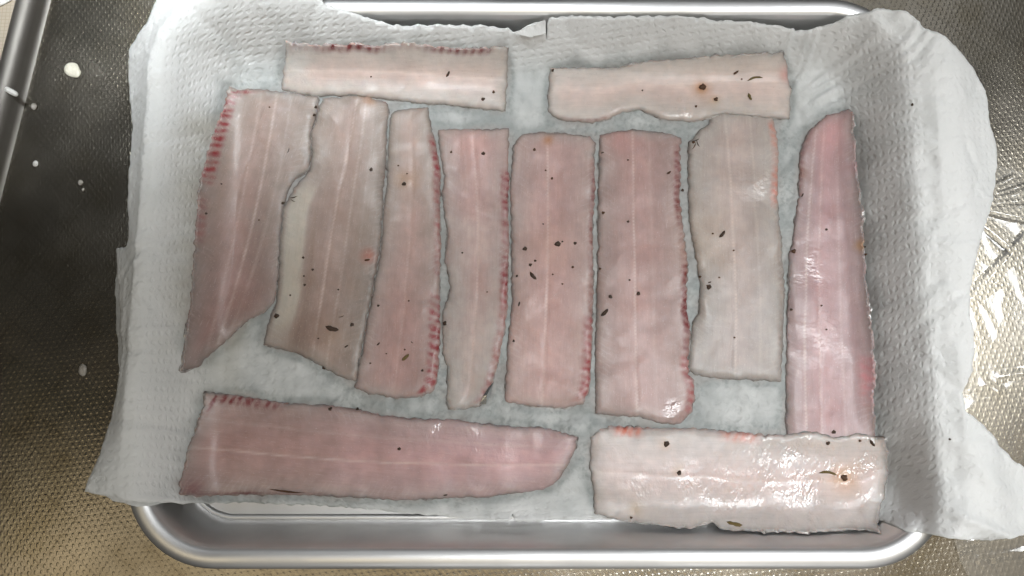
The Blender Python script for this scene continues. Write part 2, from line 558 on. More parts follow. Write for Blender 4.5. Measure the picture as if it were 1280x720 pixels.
def ring_mesh(name, profile, mat, parent, cap=False, closed=False):
    vs, fs = [], []
    rings = [rrect(s) for s, z in profile]
    m = len(rings[0])
    for (s, z), r in zip(profile, rings):
        vs += [(x, y, z) for x, y in r]
    k = len(profile)
    for i in range(k if closed else k - 1):
        i2 = (i + 1) % k
        for j in range(m):
            j2 = (j + 1) % m
            fs.append((i * m + j, i * m + j2, i2 * m + j2, i2 * m + j))
    if cap:
        fs.append(tuple(reversed(range(m))))
    return mesh_obj(name, vs, fs, mat, parent)

tray = empty('tray', (0, 0, 0))
tag(tray, 'shallow silver metal tray with rolled rim, lined with kitchen paper', 'tray')
pan = ring_mesh('pan', [(-.0085, .0022), (.0030, .0022), (.0046, .0030), (.0060, .0060), (.0074, .0120), (.0088, .0180),
                        (.0098, .0222), (.0108, .0246), (.0120, .0258)], M['tray'], tray, cap=True)
bead = ring_mesh('floor_bead', [(.0000, .0019), (.0003, .0030), (.0010, .0036), (.0020, .0036), (.0027, .0030), (.0030, .0019)],
                 M['rim'], tray)
rp = []
for k in range(20):
    a = 2 * math.pi * k / 20
    rp.append((.0152 + .0045 * math.cos(a), .0240 + .0030 * math.sin(a)))
ring_mesh('rolled_rim', rp, M['rim'], tray, closed=True)
ring_mesh('outer_wall', [(-.0080, .0006), (.0030, .0006), (.0062, .0040), (.0090, .0150), (.0105, .0215), (.0130, .0230)], M['tray'], tray, cap=True)

# ------------------------------------------------------------------ kitchen paper
paper_px = [(108, 614), (126, 564), (141, 515), (151, 470), (154, 440), (152, 400), (148, 340), (146, 311), (159, 310), (163, 300),
            (161, 260), (164, 200), (165, 150), (161, 100), (160, 62), (185, 30), (205, -12), (240, -40), (400, -30), (402, 2), (440, 15),
            (470, 27), (490, 33), (560, 30), (632, 34), (646, 44), (655, 36), (681, 24), (683, 62), (685, 22), (760, 21), (860, 22),
            (960, 30), (1010, 38), (1060, 20), (1098, 14), (1135, 16), (1160, 38), (1195, 64), (1218, 90), (1231, 115), (1236, 160),
            (1246, 180), (1244, 225), (1236, 262), (1222, 300), (1214, 345), (1212, 395), (1216, 430), (1213, 462), (1203, 492),
            (1206, 514), (1240, 545), (1262, 575), (1292, 592), (1300, 640), (1275, 668), (1230, 676), (1180, 671), (1130, 662),
            (1105, 652), (1080, 640), (1000, 650), (900, 652), (820, 655), (760, 648), (700, 650), (643, 651), (641, 640), (638, 651),
            (580, 648), (520, 643), (460, 636), (400, 632), (330, 630), (252, 629), (200, 629), (165, 626), (135, 620)]
pw = drop_on(paper_px, paper_z)
pw = resample(pw, 0.0013)
pw = roughen(pw, 0.0006, 260, 11)
V, T = tri_fill(pw, 0.0013)
Z = paper_full(V[:, 0], V[:, 1])
# free edges curl a little
ed = edge_dist(V, pw)
Z = Z + 0.0012 * np.exp(-ed / .004) * fbm(V[:, 0] * 55, V[:, 1] * 55, 44, 2)
PAPER_Z = 0.0004
towel = empty('paper_towel', (0, 0, 0))
tag(towel, 'crumpled white kitchen paper lining the tray and spilling over its rim', 'kitchen paper')
nV = len(V)
verts = np.column_stack([V, Z + PAPER_Z])
vb = np.column_stack([V, Z])
bl = border_loop(T)
faces = T + [(a + nV, c + nV, b + nV) for a, b, c in T] + [(a, a + nV, b + nV, b) for a, b in bl]
ps = mesh_obj('sheet', np.vstack([verts, vb]), faces, M['paper'], towel)
s_ = sdf(V[:, 0], V[:, 1])
wet = sstep(0.004, -0.010, s_ + 0.006 * fbm(V[:, 0] * 45, V[:, 1] * 45, 61, 3))
wet = wet * (0.70 + 0.35 * fbm(V[:, 0] * 30, V[:, 1] * 30, 62, 3))
ltstain = sstep(-0.135, -0.15, V[:, 0]) * sstep(0.09, 0.07, V[:, 1]) * (0.5 + .5 * fbm(V[:, 0] * 30, V[:, 1] * 30, 71, 2))
wet = np.clip(np.maximum(wet, .35 * ltstain), 0, 1)
float_attr(ps, 'wet', np.concatenate([wet, wet]))
# unrolled sheet coordinates so that the embossing does not stretch on the walls
grow = np.where(s_ > -0.01, 1 + 0.18 * sstep(-.01, .015, s_), 1)
vec_attr(ps, 'sheet', np.vstack([np.column_stack([V * grow[:, None], np.zeros(nV)])] * 2))
# little torn corner standing up by the perforation
cw = drop_on([(640, 45), (661, 53), (682, 46), (682, 25), (668, 33), (652, 41)], paper_z)
cw = resample(cw, .0012)
V2, T2 = tri_fill(cw, .0014)
tt = np.clip((V2[:, 1] - V2[:, 1].min()) / np.ptp(V2[:, 1]), 0, 1)
z2 = paper_full(V2[:, 0], V2[:, 1]) + .0014 + .0045 * (1 - tt) ** 2 * (1 - .3 * tt)
fl = mesh_obj('torn_flap', np.column_stack([V2, z2]), T2, M['paper'], towel)
float_attr(fl, 'wet', np.zeros(len(V2))); vec_attr(fl, 'sheet', np.column_stack([V2, z2 * 0]))

# under-layer peeping out on the left and below the near-left corner
under_px = [(150, 312), (185, 300), (215, 330), (212, 480), (190, 560), (210, 628), (180, 634), (140, 626), (118, 606), (150, 500), (147, 420), (143, 360)]
uw = drop_on(under_px, lambda x, y: paper_z(x, y) - .0022)
uw = roughen(resample(uw, .0014), .0005, 250, 15)
V3, T3 = tri_fill(uw, .003)
z3 = paper_full(V3[:, 0], V3[:, 1]) - .0022
ul = mesh_obj('under_sheet', np.column_stack([V3, z3]), T3, M['paper'], towel)
float_attr(ul, 'wet', np.full(len(V3), .35)); vec_attr(ul, 'sheet', np.column_stack([V3, z3 * 0]))

# ------------------------------------------------------------------ fillets
# running height raster, so that pieces lie on the paper and on each other
GS = 0.0010
gx0, gy0 = -0.215, -0.165
gnx, gny = 440, 340
gX, gY = np.meshgrid(gx0 + GS * np.arange(gnx), gy0 + GS * np.arange(gny))
HG = paper_full(gX, gY) + PAPER_Z

def blur(A, n):
    for _ in range(n):
        B = np.pad(A, 1, mode='edge')
        A = (B[1:-1, 1:-1] * 2 + B[:-2, 1:-1] + B[2:, 1:-1] + B[1:-1, :-2] + B[1:-1, 2:]) / 6
    return A

def sample(A, x, y):
    fx = np.clip((np.asarray(x) - gx0) / GS, 0, gnx - 1.001); fy = np.clip((np.asarray(y) - gy0) / GS, 0, gny - 1.001)
    i = fx.astype(int); j = fy.astype(int); a = fx - i; b = fy - j
    return (A[j, i] * (1 - a) + A[j, i + 1] * a) * (1 - b) + (A[j + 1, i] * (1 - a) + A[j + 1, i + 1] * a) * b

PALE = np.array((.535, .46, .425)); PINK = np.array((.395, .272, .256)); TAN = np.array((.305, .240, .212))
ROSE = np.array((.50, .335, .345)); MILK = np.array((.56, .495, .478)); GREY = np.array((.37, .325, .305))
RED = np.array((.21, .020, .026)); SALMON = np.array((.50, .15, .10)); MAROON = np.array((.11, .018, .02))

# stains soaked into the flesh (photograph position, radius in photo pixels, colour, strength)
STAINS = [(368, 80, 16, (.50, .51, .50), .6), (685, 173, 8, (.36, .14, .04), .75), (878, 108, 11, (.42, .19, .06), .8), (1057, 597, 15, (.55, .30, .12), .6),
          (462, 125, 7, (.45, .20, .08), .5), (505, 222, 13, (.45, .26, .13), .35), (1081, 305, 7, (.42, .22, .06), .6),
          (460, 318, 9, (.42, .12, .08), .6), (895, 123, 6, (.5, .28, .12), .5), (833, 556, 7, (.5, .3, .15), .4),
          (795, 637, 9, (.42, .30, .17), .5), (849, 588, 6, (.5, .33, .18), .35), (776, 170, 20, (.56, .20, .18), .30),
          (1040, 165, 26, (.55, .22, .22), .35), (985, 90, 10, (.62, .25, .22), .5), (692, 310, 28, (.40, .25, .19), .35),
          (412, 420, 18, (.40, .28, .20), .35), (375, 420, 26, (.22, .15, .12), .55), (300, 380, 24, (.27, .16, .14), .5),
          (382, 350, 9, (.25, .17, .13), .5), (1003, 215, 9, (.28, .14, .11), .55), (240, 612, 9, (.16, .04, .05), .6),
          (650, 420, 50, (.55, .36, .33), .3), (885, 300, 40, (.5, .36, .25), .25), (590, 175, 22, (.60, .33, .30), .35)]

F = {}
F['T1'] = dict(px=[(355, 48), (397, 53), (443, 52), (463, 55), (502, 50), (520, 53), (573, 57), (610, 57), (636, 56), (634, 97), (632, 137),
                   (593, 133), (560, 129), (520, 127), (487, 122), (463, 120), (440, 117), (403, 118), (375, 117), (350, 110), (352, 87)],
               axis='x', a=PALE * .90, b=PALE * .93, lines=[(.44, .9, 1), (.60, .3, 1)], red=[(0, .02, .95, MAROON * 1.2, .74, 1.9)], gl=[(370, 78, 24, 1.0)],
               name='pale fish fillet lying crosswise at far left, dark red along its upper edge')
F['F7'] = dict(px=[(889, 138), (930, 138), (968, 140), (972, 165), (975, 190), (974, 240), (977, 280), (983, 350), (983, 390), (980, 440), (978, 477),
                   (960, 476), (923, 474), (893, 472), (868, 468), (860, 460), (863, 430), (867, 403), (875, 390), (876, 357), (873, 333),
                   (867, 300), (862, 273), (862, 240), (860, 207), (862, 177), (873, 163), (887, 152)],
               axis='y', a=PALE * .72, b=GREY * .92, lines=[(.45, .7, 1), (.72, .35, 1)], red=[(1, .02, .38, SALMON, .6, 2.6), (1, .4, .9, TAN * .55, .35, 2.2)],
               gl=[(950, 220, 40, .45)],
               name='beige fish fillet second from the right in the middle row, blunt lower end')
F['F1'] = dict(px=[(284, 105), (296, 110), (322, 109), (342, 112), (357, 113), (383, 118), (397, 119), (397, 134), (388, 163), (388, 195), (385, 211),
                   (373, 218), (361, 233), (356, 247), (352, 271), (349, 300), (348, 330), (346, 355), (341, 378), (330, 390), (310, 398),
                   (290, 417), (267, 437), (250, 453), (246, 459), (222, 464), (227, 440), (233, 400), (237, 360), (240, 320), (242, 273), (245, 240),
                   (248, 220), (257, 193), (262, 170), (267, 157), (277, 133)],
               axis='d1', a=TAN * 1.0, b=PINK * .74, lines=[(.40, .35, 1), (.58, .65, 1.3), (.75, .3, 1.5)], red=[(0, .02, .42, RED, .95, 3.3), (0, .42, .62, RED * 1.2, .35, 2.6)], gl=[],
               name='slanted brownish fish fillet leftmost in the middle row, red marks down its left edge')
F['F2'] = dict(px=[(402, 121), (437, 118), (463, 121), (482, 125), (485, 133), (483, 160), (482, 200), (478, 233), (479, 255), (477, 273), (475, 307), (468, 347),
                   (458, 397), (452, 433), (447, 467), (443, 477), (430, 473), (410, 463), (387, 450), (370, 441), (348, 436), (328, 430), (333, 405),
                   (343, 380), (347, 350), (348, 310), (352, 262), (362, 240), (374, 224), (386, 212), (389, 190), (388, 165), (395, 140)],
               axis='y', a=TAN * 1.10, b=TAN * 1.0, lines=[(.50, .7, 1.1), (.66, .5, 1), (.80, .2, 1)], red=[(1, .22, .75, TAN * .5, .35, 2.6)], gl=[],
               pale=(.02, .28), name='brown grey fish fillet second from left in the middle row, with a loose belly flap')
F['F3'] = dict(px=[(487, 142), (496, 136), (520, 133), (535, 132), (537, 150), (542, 167), (547, 190), (551, 213), (550, 240), (550, 260), (551, 307),
                   (550, 350), (550, 380), (550, 420), (548, 453), (545, 482), (538, 492), (520, 497), (493, 498), (460, 492), (442, 484), (446, 467), (453, 433),
                   (459, 397), (469, 347), (476, 307), (481, 240), (485, 180)],
               axis='y', a=TAN * 1.18, b=PINK * 1.0, lines=[(.48, .3, 1)], red=[(1, .08, .62, RED * 1.1, .7, 2.4), (1, .62, 1.0, RED * 1.15, 1.0, 3.6)], gl=[],
               name='narrow fish fillet third from left, bright red strip down its right edge')
F['F4'] = dict(px=[(547, 160), (567, 158), (603, 160), (637, 158), (635, 200), (638, 233), (635, 240), (637, 300), (635, 350), (635, 383), (632, 407),
                   (627, 433), (620, 463), (614, 486), (606, 502), (598, 508), (580, 512), (560, 512), (557, 500), (558, 480), (558, 457), (553, 440), (553, 413), (553, 387),
                   (562, 363), (560, 343), (555, 323), (559, 297), (555, 270), (552, 240), (555, 220), (550, 193), (547, 173)],
               axis='y', a=PINK * 1.05, b=GREY * 1.1, lines=[(.50, .55, 1), (.36, .2, 1)], red=[(1, .14, .99, RED, .72, 2.8)], gl=[],
               name='fish fillet fourth from left in the middle row, silver skin showing at its lower tip')
F['F5'] = dict(px=[(641, 180), (652, 166), (673, 163), (707, 165), (738, 168), (745, 178), (744, 200), (745, 240), (742, 273), (742, 317), (743, 357),
                   (742, 400), (740, 440), (739, 480), (737, 490), (730, 505), (707, 510), (673, 509), (647, 505), (632, 502), (631, 490), (634, 440),
                   (640, 380), (639, 300), (638, 240), (640, 200)],
               axis='y', a=PINK * 1.0, b=PINK * 1.16, lines=[(.44, .75, 1), (.2, .15, 1)], red=[(1, .08, .72, MAROON * 1.5, .5, 1.7), (1, .66, .99, RED * 1.2, .74, 3.2)], gl=[],
               name='pink fish fillet fifth from left, most thickly strewn with dark flecks')
F['F6'] = dict(px=[(750, 167), (773, 162), (800, 160), (827, 163), (853, 170), (851, 187), (853, 213), (851, 240), (853, 260), (858, 300), (861, 327),
                   (860, 357), (860, 387), (865, 410), (862, 437), (862, 467), (870, 475), (870, 500), (866, 517), (850, 530), (830, 530), (800, 522), (773, 520),
                   (745, 517), (745, 490), (744, 440), (747, 357), (748, 307), (748, 240), (749, 200)],
               axis='y', a=PINK * .92, b=PINK * .95, lines=[(.42, .75, 1), (.62, .2, 2)], red=[(1, .04, .8, MAROON * 1.5, .74, 2.6), (1, .75, .99, RED * 1.4, .7, 3.0)],
               gl=[(842, 513, 14, 1.0)], serr=1,
               name='wide pink fish fillet sixth from left, notched dark red right edge')
F['F8'] = dict(px=[(1001, 190), (1012, 162), (1036, 142), (1063, 134), (1068, 137), (1072, 187), (1077, 233), (1081, 273), (1083, 323), (1088, 373), (1093, 407),
                   (1096, 457), (1096, 507), (1095, 556), (1040, 558), (985, 556), (985, 540), (985, 457), (986, 407), (987, 367), (988, 317), (993, 303), (995, 280), (1000, 240)],
               axis='y', a=ROSE * .68, b=ROSE * .72, lines=[(.40, .5, 1), (.22, .8, 1), (.68, .35, 1)], red=[(0, .05, .3, MAROON * 1.6, .4, 1.6), (1, .72, .9, ROSE * np.array((1, .6, .65)), .5, 4)],
               gl=[(1012, 330, 30, .9), (1030, 430, 60, .35)],
               name='mauve pink fish fillet rightmost in the middle row, beside the raised paper wall')
F['B1'] = dict(px=[(255, 490), (290, 493), (320, 498), (353, 503), (413, 507), (447, 511), (477, 519), (520, 523), (565, 524), (607, 530), (640, 533), (683, 535),
                   (710, 542), (722, 547), (720, 560), (710, 583), (697, 603), (680, 613), (640, 618), (613, 622), (573, 623), (500, 626), (450, 623),
                   (387, 620), (300, 620), (240, 622), (222, 618), (222, 603), (233, 557), (250, 513)],
               axis='d2', a=PINK * .90, b=ROSE * .98, lines=[(.57, .75, 1), (.28, .25, 1.6)], red=[(0, .0, .24, RED * .75, .75, 3.0), (1, .02, .38, MAROON, .6, 1.2), (0, .3, .75, MAROON * 1.4, .25, 1.0)],
               gl=[(530, 525, 40, .6), (590, 545, 30, .4), (620, 590, 80, .25)],
               name='long pink fish fillet lying crosswise along the near left side of the tray')
F['T2'] = dict(px=[(687, 83), (730, 82), (767, 83), (793, 77), (840, 72), (900, 66), (960, 63), (980, 62), (987, 80), (991, 110), (989, 146), (957, 147), (930, 143), (907, 141),
                   (887, 146), (873, 150), (830, 148), (817, 142), (803, 136), (780, 138), (763, 147), (740, 152), (707, 149), (695, 146), (685, 138), (686, 105)],
               axis='x', a=PALE * .98, b=PALE * 1.03, lines=[(.40, .4, 1), (.62, .25, 1.5)], red=[(1, .04, .27, MAROON * 1.6, .45, 1.2)],
               gl=[(850, 132, 26, .8), (760, 140, 26, .6), (905, 130, 20, .5)],
               name='pale fish fillet lying crosswise at far right, with a brown spot in an orange halo')
F['B2'] = dict(px=[(739, 547), (750, 537), (763, 532), (790, 533), (827, 535), (870, 535), (907, 538), (960, 543), (980, 543), (1007, 540), (1023, 540), (1043, 547),
                   (1073, 542), (1107, 548), (1112, 563), (1113, 593), (1108, 623), (1103, 667), (1060, 664), (1010, 666), (960, 665), (901, 663), (893, 653), (880, 656),
                   (867, 662), (823, 657), (787, 653), (767, 649), (743, 643), (743, 620), (738, 587), (739, 560)],
               axis='x', a=MILK * .94, b=MILK * .94, lines=[(.50, .55, 1.1), (.33, .2, 1)], red=[(0, .06, .2, SALMON * 1.1, .6, 3.2), (0, .42, .6, SALMON * 1.15, .5, 3.4), (0, .02, .7, MAROON * 2, .3, 1.0)],
               gl=[(1000, 600, 75, .95), (905, 620, 40, .8), (800, 610, 30, .5), (1080, 590, 40, .9), (860, 600, 30, .6), (1090, 545, 20, .9)],
               name='milky glistening fish fillet lying crosswise at the near right corner of the tray')

ORDER = ['T1', 'F7', 'F1', 'F2', 'F3', 'F4', 'F5', 'F6', 'F8', 'B1', 'T2', 'B2']

def build_fillet(key, idx):
    global HG
    d = F[key]
    px = np.array(d['px'], float)
    surf = lambda x, y: paper_z(x, y) + .003
    poly = drop_on(px, surf)
    poly = resample(poly, .0009)
    poly = roughen(poly, .00045, 330, 80 + idx)
    # long axis and cross-slices give grain coordinates
    c = poly.mean(0)
    if d['axis'] == 'y': ax = np.array((0.0, -1.0))
    elif d['axis'] == 'x': ax = np.array((1.0, 0.0))
    elif d['axis'] == 'd1': ax = np.array((-.27, -.963))
    else: ax = np.array((.995, -.10))
    if d['axis'] == 'y':
        # follow the piece's own lean
        cov = np.cov((poly - c).T); w, vec = np.linalg.eigh(cov); e = vec[:, 1]
        ax = e if e[1] < 0 else -e
    ax = ax / np.linalg.norm(ax)
    # v runs left->right for upright pieces and top->bottom for crosswise ones
    cr = np.array((-ax[1], ax[0])) if d['axis'] in ('y', 'd1') else np.array((ax[1], -ax[0]))
    U = lambda P: (P - c) @ ax
    Vv = lambda P: (P - c) @ cr
    pu, pv = U(poly), Vv(poly)
    umin, umax = pu.min(), pu.max()
    nb = 140
    ub = np.linspace(umin, umax, nb)
    lo = np.full(nb, np.nan); hi = np.full(nb, np.nan)
    for k in range(len(poly)):
        k2 = (k + 1) % len(poly)
        a, b = (pu[k], pv[k]), (pu[k2], pv[k2])
        if a[0] > b[0]: a, b = b, a
        i0 = np.searchsorted(ub, a[0]); i1 = np.searchsorted(ub, b[0], 'right')
        for i in range(i0, i1):
            t = 0 if b[0] == a[0] else (ub[i] - a[0]) / (b[0] - a[0])
            v = a[1] + t * (b[1] - a[1])
            lo[i] = v if np.isnan(lo[i]) else min(lo[i], v)
            hi[i] = v if np.isnan(hi[i]) else max(hi[i], v)
    ok = ~np.isnan(lo)
    lo = np.interp(ub, ub[ok], lo[ok]); hi = np.interp(ub, ub[ok], hi[ok])
    ker = np.ones(9) / 9
    tn = (ub - umin) / (umax - umin); mid_ = (tn > .10) & (tn < .90)
    llo = np.polyval(np.polyfit(tn[mid_], lo[mid_], 2), tn); lhi = np.polyval(np.polyfit(tn[mid_], hi[mid_], 2), tn)
    slo = np.convolve(np.pad(lo, 4, 'edge'), ker, 'valid'); shi = np.convolve(np.pad(hi, 4, 'edge'), ker, 'valid')

    # serrate the edge where the red muscle blocks sit
    for side, t0, t1, colr, st, wd in d['red']:
        um = (pu - umin) / (umax - umin)
        e = np.interp(pu, ub, lo if side == 0 else hi)
        on = (np.abs(pv - e) < .0012) & (um > t0) & (um < t1)
        dep = (.00055 if d.get('serr') else .0003)
        sh = dep * np.maximum(0, np.sin(pu * 2 * math.pi / .0042 + 2 * perlin(pu * 90, pu * 0, idx)))
        poly = poly + np.where(on, sh, 0)[:, None] * (cr if side == 0 else -cr)[None]
    P, tris = tri_fill(poly, .00095)
    ed = edge_dist(P, poly)
    u, v = U(P), Vv(P)
    l_, h_ = np.interp(u, ub, slo), np.interp(u, ub, shi)
    vf = np.clip((v - l_) / np.maximum(h_ - l_, 1e-4), 0, 1)
    uf = (u - umin) / (umax - umin)
    soft = blur(np.maximum(blur(HG, 30), HG - .0003), 8)
    tight = blur(HG, 5)
    we = sstep(.0, .006, ed)
    base = sample(tight, P[:, 0], P[:, 1]) * (1 - we) + np.maximum(sample(soft, P[:, 0], P[:, 1]), sample(tight, P[:, 0], P[:, 1]) - .0002) * we + .0001
    thick = .0010 + .0002 * math.sin(idx * 2.1)
    rel = thick * (1 - np.exp(-(ed / .0012) ** 1.1)) + .0003
    med = d['lines'][0][0]
    relief = .00010 * fbm(P[:, 0] * 90, P[:, 1] * 90, 120 + idx, 3) + .0002 * perlin(P[:, 0] * 25, P[:, 1] * 25, 140 + idx)
    relief = relief - .00012 * np.exp(-(((vf - med) * (h_ - l_)) / .0009) ** 2)
    rel = rel + relief * sstep(0, .003, ed)
    topz = base + rel + .0002
    # ---- colour
    n1 = fbm(P[:, 0] * 60, P[:, 1] * 60, 160 + idx, 3); n2 = fbm(P[:, 0] * 240, P[:, 1] * 240, 170 + idx, 2)
    mixu = sstep(.1, .9, uf + .15 * n1)
    col = d['a'][None] * (1 - mixu[:, None]) + d['b'][None] * mixu[:, None]
    col = col * (1 + .09 * n1 + .05 * n2)[:, None]
    # soft lengthwise muscle tone either side of the median line
    tone = .05 * np.cos((vf - med) * 2 * math.pi * 1.6) + .04 * perlin(u * 12, vf * 6, 180 + idx)
    col = col * (1 + tone)[:, None]
    wid = (h_ - l_)
    wav = .010 * perlin(u * 22, u * 0 + .3, 190 + idx)
    def blend(m, cc):
        nonlocal col
        m = np.clip(m, 0, 1)[:, None]
        col = col * (1 - m) + np.asarray(cc)[None] * m
    for lv, st, lw in d['lines']:
        l2, h2 = np.interp(u, ub, llo), np.interp(u, ub, lhi)
        dist = np.abs(v - (l2 + (lv + wav) * (h2 - l2)))
        m = np.exp(-(dist / (.00042 * lw)) ** 2) * st * (.55 + .45 * np.clip(.5 + fbm(u * 160, vf * 20, 200 + idx, 2), 0, 1))
        blend(m * .60, (.70, .63, .58))
    if 'pale' in d:
        a, b = d['pale']
        m = sstep(a, a + .05, vf) * sstep(b, b - .06, vf) * sstep(.30, .40, uf) * sstep(.93, .80, uf)
        blend(m * .75, (.50, .46, .40))
        m = np.exp(-((vf - b - .05) / .03) ** 2) * sstep(.35, .5, uf) * (.6 + .4 * n2)
        blend(m * .55, (.20, .14, .11))
    # translucent margin
    cen = np.exp(-((vf - .5) / .27) ** 2) * sstep(0, .008, ed)
    col = col * (np.array((.97, 1.0, 1.0))[None] * (1 - cen[:, None]) + np.array((1.04, .975, .975))[None] * cen[:, None])
    greyv = np.array((.40, .375, .355)) * (.6 + .4 * col.mean() / .4)
    blend(np.exp(-(ed / .0042) ** 1.2) * (.50 + .35 * n1), greyv)
    redm = np.zeros(len(P))
    # red muscle blocks along an edge
    for side, t0, t1, cr_, st, wd in d['red']:
        w = wd * 1.5 / 1000.0
        dv = (v - l_) if side == 0 else (h_ - v)
        dv = np.minimum(dv, ed + .001) if False else dv
        slant = u + .4 * dv + .0011 * perlin(u * 210, dv * 150, 215 + idx)
        saw = np.sin(slant * 2 * math.pi / .0039 + 2.2 * perlin(u * 60, u * 0, 210 + idx))
        blob = sstep(-.7, .45, saw)
        win = sstep(t0, t0 + .04, uf) * sstep(t1, t1 - .05, uf)
        band = sstep(w * 1.25, w * .55, dv + .0006 * n2) * sstep(-.0004, .0006, dv)
        amt = np.clip(.75 + .6 * perlin(u * 45, u * 0 + 2, 220 + idx), .3, 1)
        if wd < 1.5: blob = blob * 0 + np.clip(.5 + 1.2 * perlin(u * 120, dv * 300, 233), 0, 1)
        disc = st >= .75
        redm = np.maximum(redm, sstep(w * 1.6, w * .8, dv) * win * min(1, st * 1.6))
        blend(np.minimum(1, 1.6 * band * win * st * amt) * ((.30 + .70 * blob) if disc else (.58 + .42 * blob)) * np.clip(.85 + .5 * n2 + .3 * n1, .3, 1.1), cr_)
    xyz = np.column_stack([P, topz])
    # stains
    sxy = drop_on([(s[0], s[1]) for s in STAINS], lambda x, y: paper_z(x, y) + .004)
    for (sx, sy, r, cc, st), w0 in zip(STAINS, sxy):
        rr = r * .37 / FPX
        dd = np.hypot(P[:, 0] - w0[0], P[:, 1] - w0[1]) * (1 + .35 * n1)
        blend(np.exp(-(dd / rr) ** 2) * st, cc)
    col = np.clip(col, .005, .8)
    gloss = np.zeros(len(P)) + .10 + .14 * np.clip(fbm(P[:, 0] * 45, P[:, 1] * 45, 260 + idx, 2), 0, 1)
    gxy = drop_on([(g[0], g[1]) for g in d['gl']], lambda x, y: paper_z(x, y) + .004) if d['gl'] else []
    for (gx_, gy_, r, st), w0 in zip(d['gl'], gxy):
        rr = r * .37 / FPX
        gloss = np.maximum(gloss, st * np.exp(-(np.hypot(P[:, 0] - w0[0], P[:, 1] - w0[1]) / rr) ** 2))
    # ---- meshes
    org = Vector((float(c[0]), float(c[1]), float(base.mean())))
    root = empty('fish_fillet', org)
    tag(root, d['name'], 'fish fillet', 'raw fish fillets laid out on the kitchen paper')
    n = len(P)
    botz = base + .0002
    bl = border_loop(tris)
    o3 = np.array(org)[None]
    vv = np.vstack([xyz, np.column_stack([P, botz])]) - o3
    ff = tris + [(a + n, c_ + n, b + n) for a, b, c_ in tris] + [(a, a + n, b + n, b) for a, b in bl]
    fo = mesh_obj('flesh', vv, ff, M['flesh'], root)
    color_attr(fo, np.vstack([col, col]))
    gr = np.column_stack([u, v, (vf - med) * wid])
    vec_attr(fo, 'grain', np.vstack([gr, gr]))
    float_attr(fo, 'gloss', np.concatenate([gloss, gloss]))
    side_ = np.abs(vf - .5)
    thin_ = .62 * np.exp(-(ed / .0011) ** 1.3) * np.clip(.8 + .8 * n1, .2, 1) * (1 - .9 * redm)
    float_attr(fo, 'thin', np.concatenate([thin_, thin_]))
    float_attr(fo, 'side', np.concatenate([side_, side_]))
    # skin: thin silver layer underneath, showing as a narrow uneven margin
    nx = np.roll(poly, -1, 0) - np.roll(poly, 1, 0)
    nm = np.stack([nx[:, 1], -nx[:, 0]], 1); nm /= np.linalg.norm(nm, axis=1, keepdims=True) + 1e-9
    area2 = (poly[:, 0] * np.roll(poly[:, 1], -1) - poly[:, 1] * np.roll(poly[:, 0], -1)).sum()
    if area2 < 0: nm = -nm
    off = -.0001 + .0008 * np.clip(fbm(poly[:, 0] * 130, poly[:, 1] * 130, 240 + idx, 2) + .1, -.3, 1)
    sk = poly + nm * off[:, None]
    inn = poly - nm * .0012
    zs = sample(tight, sk[:, 0], sk[:, 1]) + .00035
    zi = sample(tight, inn[:, 0], inn[:, 1]) + .0002
    k = len(poly)
    sv = np.vstack([np.column_stack([sk, zs]), np.column_stack([inn, zi]), np.column_stack([sk, zs - .0004])]) - o3
    sf = []
    for i in range(k):
        j = (i + 1) % k
        sf += [(i, j, j + k, i + k), (i, i + 2 * k, j + 2 * k, j)]
    mesh_obj('skin', sv, sf, M['skin'], root)
    # ---- raster
    m = (gX > P[:, 0].min() - .002) & (gX < P[:, 0].max() + .002) & (gY > P[:, 1].min() - .002) & (gY < P[:, 1].max() + .002)
    jj, ii = np.where(m)
    q = np.stack([gX[jj, ii], gY[jj, ii]], 1)
    ins = inside(q[:, 0], q[:, 1], poly)
    jj, ii, q = jj[ins], ii[ins], q[ins]
    e2 = edge_dist(q, poly)
    hg2 = HG.copy()
    we2 = sstep(.0, .006, e2)
    bb = tight[jj, ii] * (1 - we2) + np.maximum(soft[jj, ii], tight[jj, ii] - .0002) * we2 + .0001
    hg2[jj, ii] = bb + .0005 + thick * (1 - np.exp(-(e2 / .0012) ** 1.1))
    HG = np.maximum(HG, hg2)
    return root

ROOT = {}
for i, k in enumerate(ORDER):
    ROOT[k] = build_fillet(k, i)
# the paper is soaked round the fish
cover = (HG > paper_full(gX, gY) + PAPER_Z + .0003).astype(float)
halo = sample(blur(cover, 30), V[:, 0], V[:, 1]); halo2 = sample(blur(cover, 110), V[:, 0], V[:, 1])
nz = fbm(V[:, 0] * 50, V[:, 1] * 50, 401, 3); nz2 = fbm(V[:, 0] * 140, V[:, 1] * 140, 402, 2)
wet2 = np.clip(wet * .62 + .75 * sstep(.03, .40, halo + .10 * nz) * sstep(.006, -.012, s_) + .35 * sstep(.05, .5, halo2 + .15 * nz), 0, 1)
wet2 = np.clip(wet2 + .18 * nz2 * (wet2 > .2), 0, 1)
seep = np.clip(sstep(.12, .5, halo + .12 * nz2) * np.clip(.4 + nz, 0, 1), 0, 1)
ps.data.attributes['wet'].data.foreach_set('value', np.concatenate([wet2, wet2]))
float_attr(ps, 'seep', np.concatenate([seep, seep]))
lst = np.clip(sstep(-.128, -.142, V[:, 0]) * sstep(-.168, -.156, V[:, 0]) * sstep(.085, .065, V[:, 1]) * sstep(-.08, -.02, V[:, 1]) * (.75 + .6 * nz), 0, 1)
float_attr(ps, 'stain', np.concatenate([lst, lst]))

# loose curl of silver skin at the tip of the fourth fillet
def top_at(pts):
    w = drop_on(pts, lambda x, y: sample(HG, x, y))
    return w, sample(HG, w[:, 0], w[:, 1])

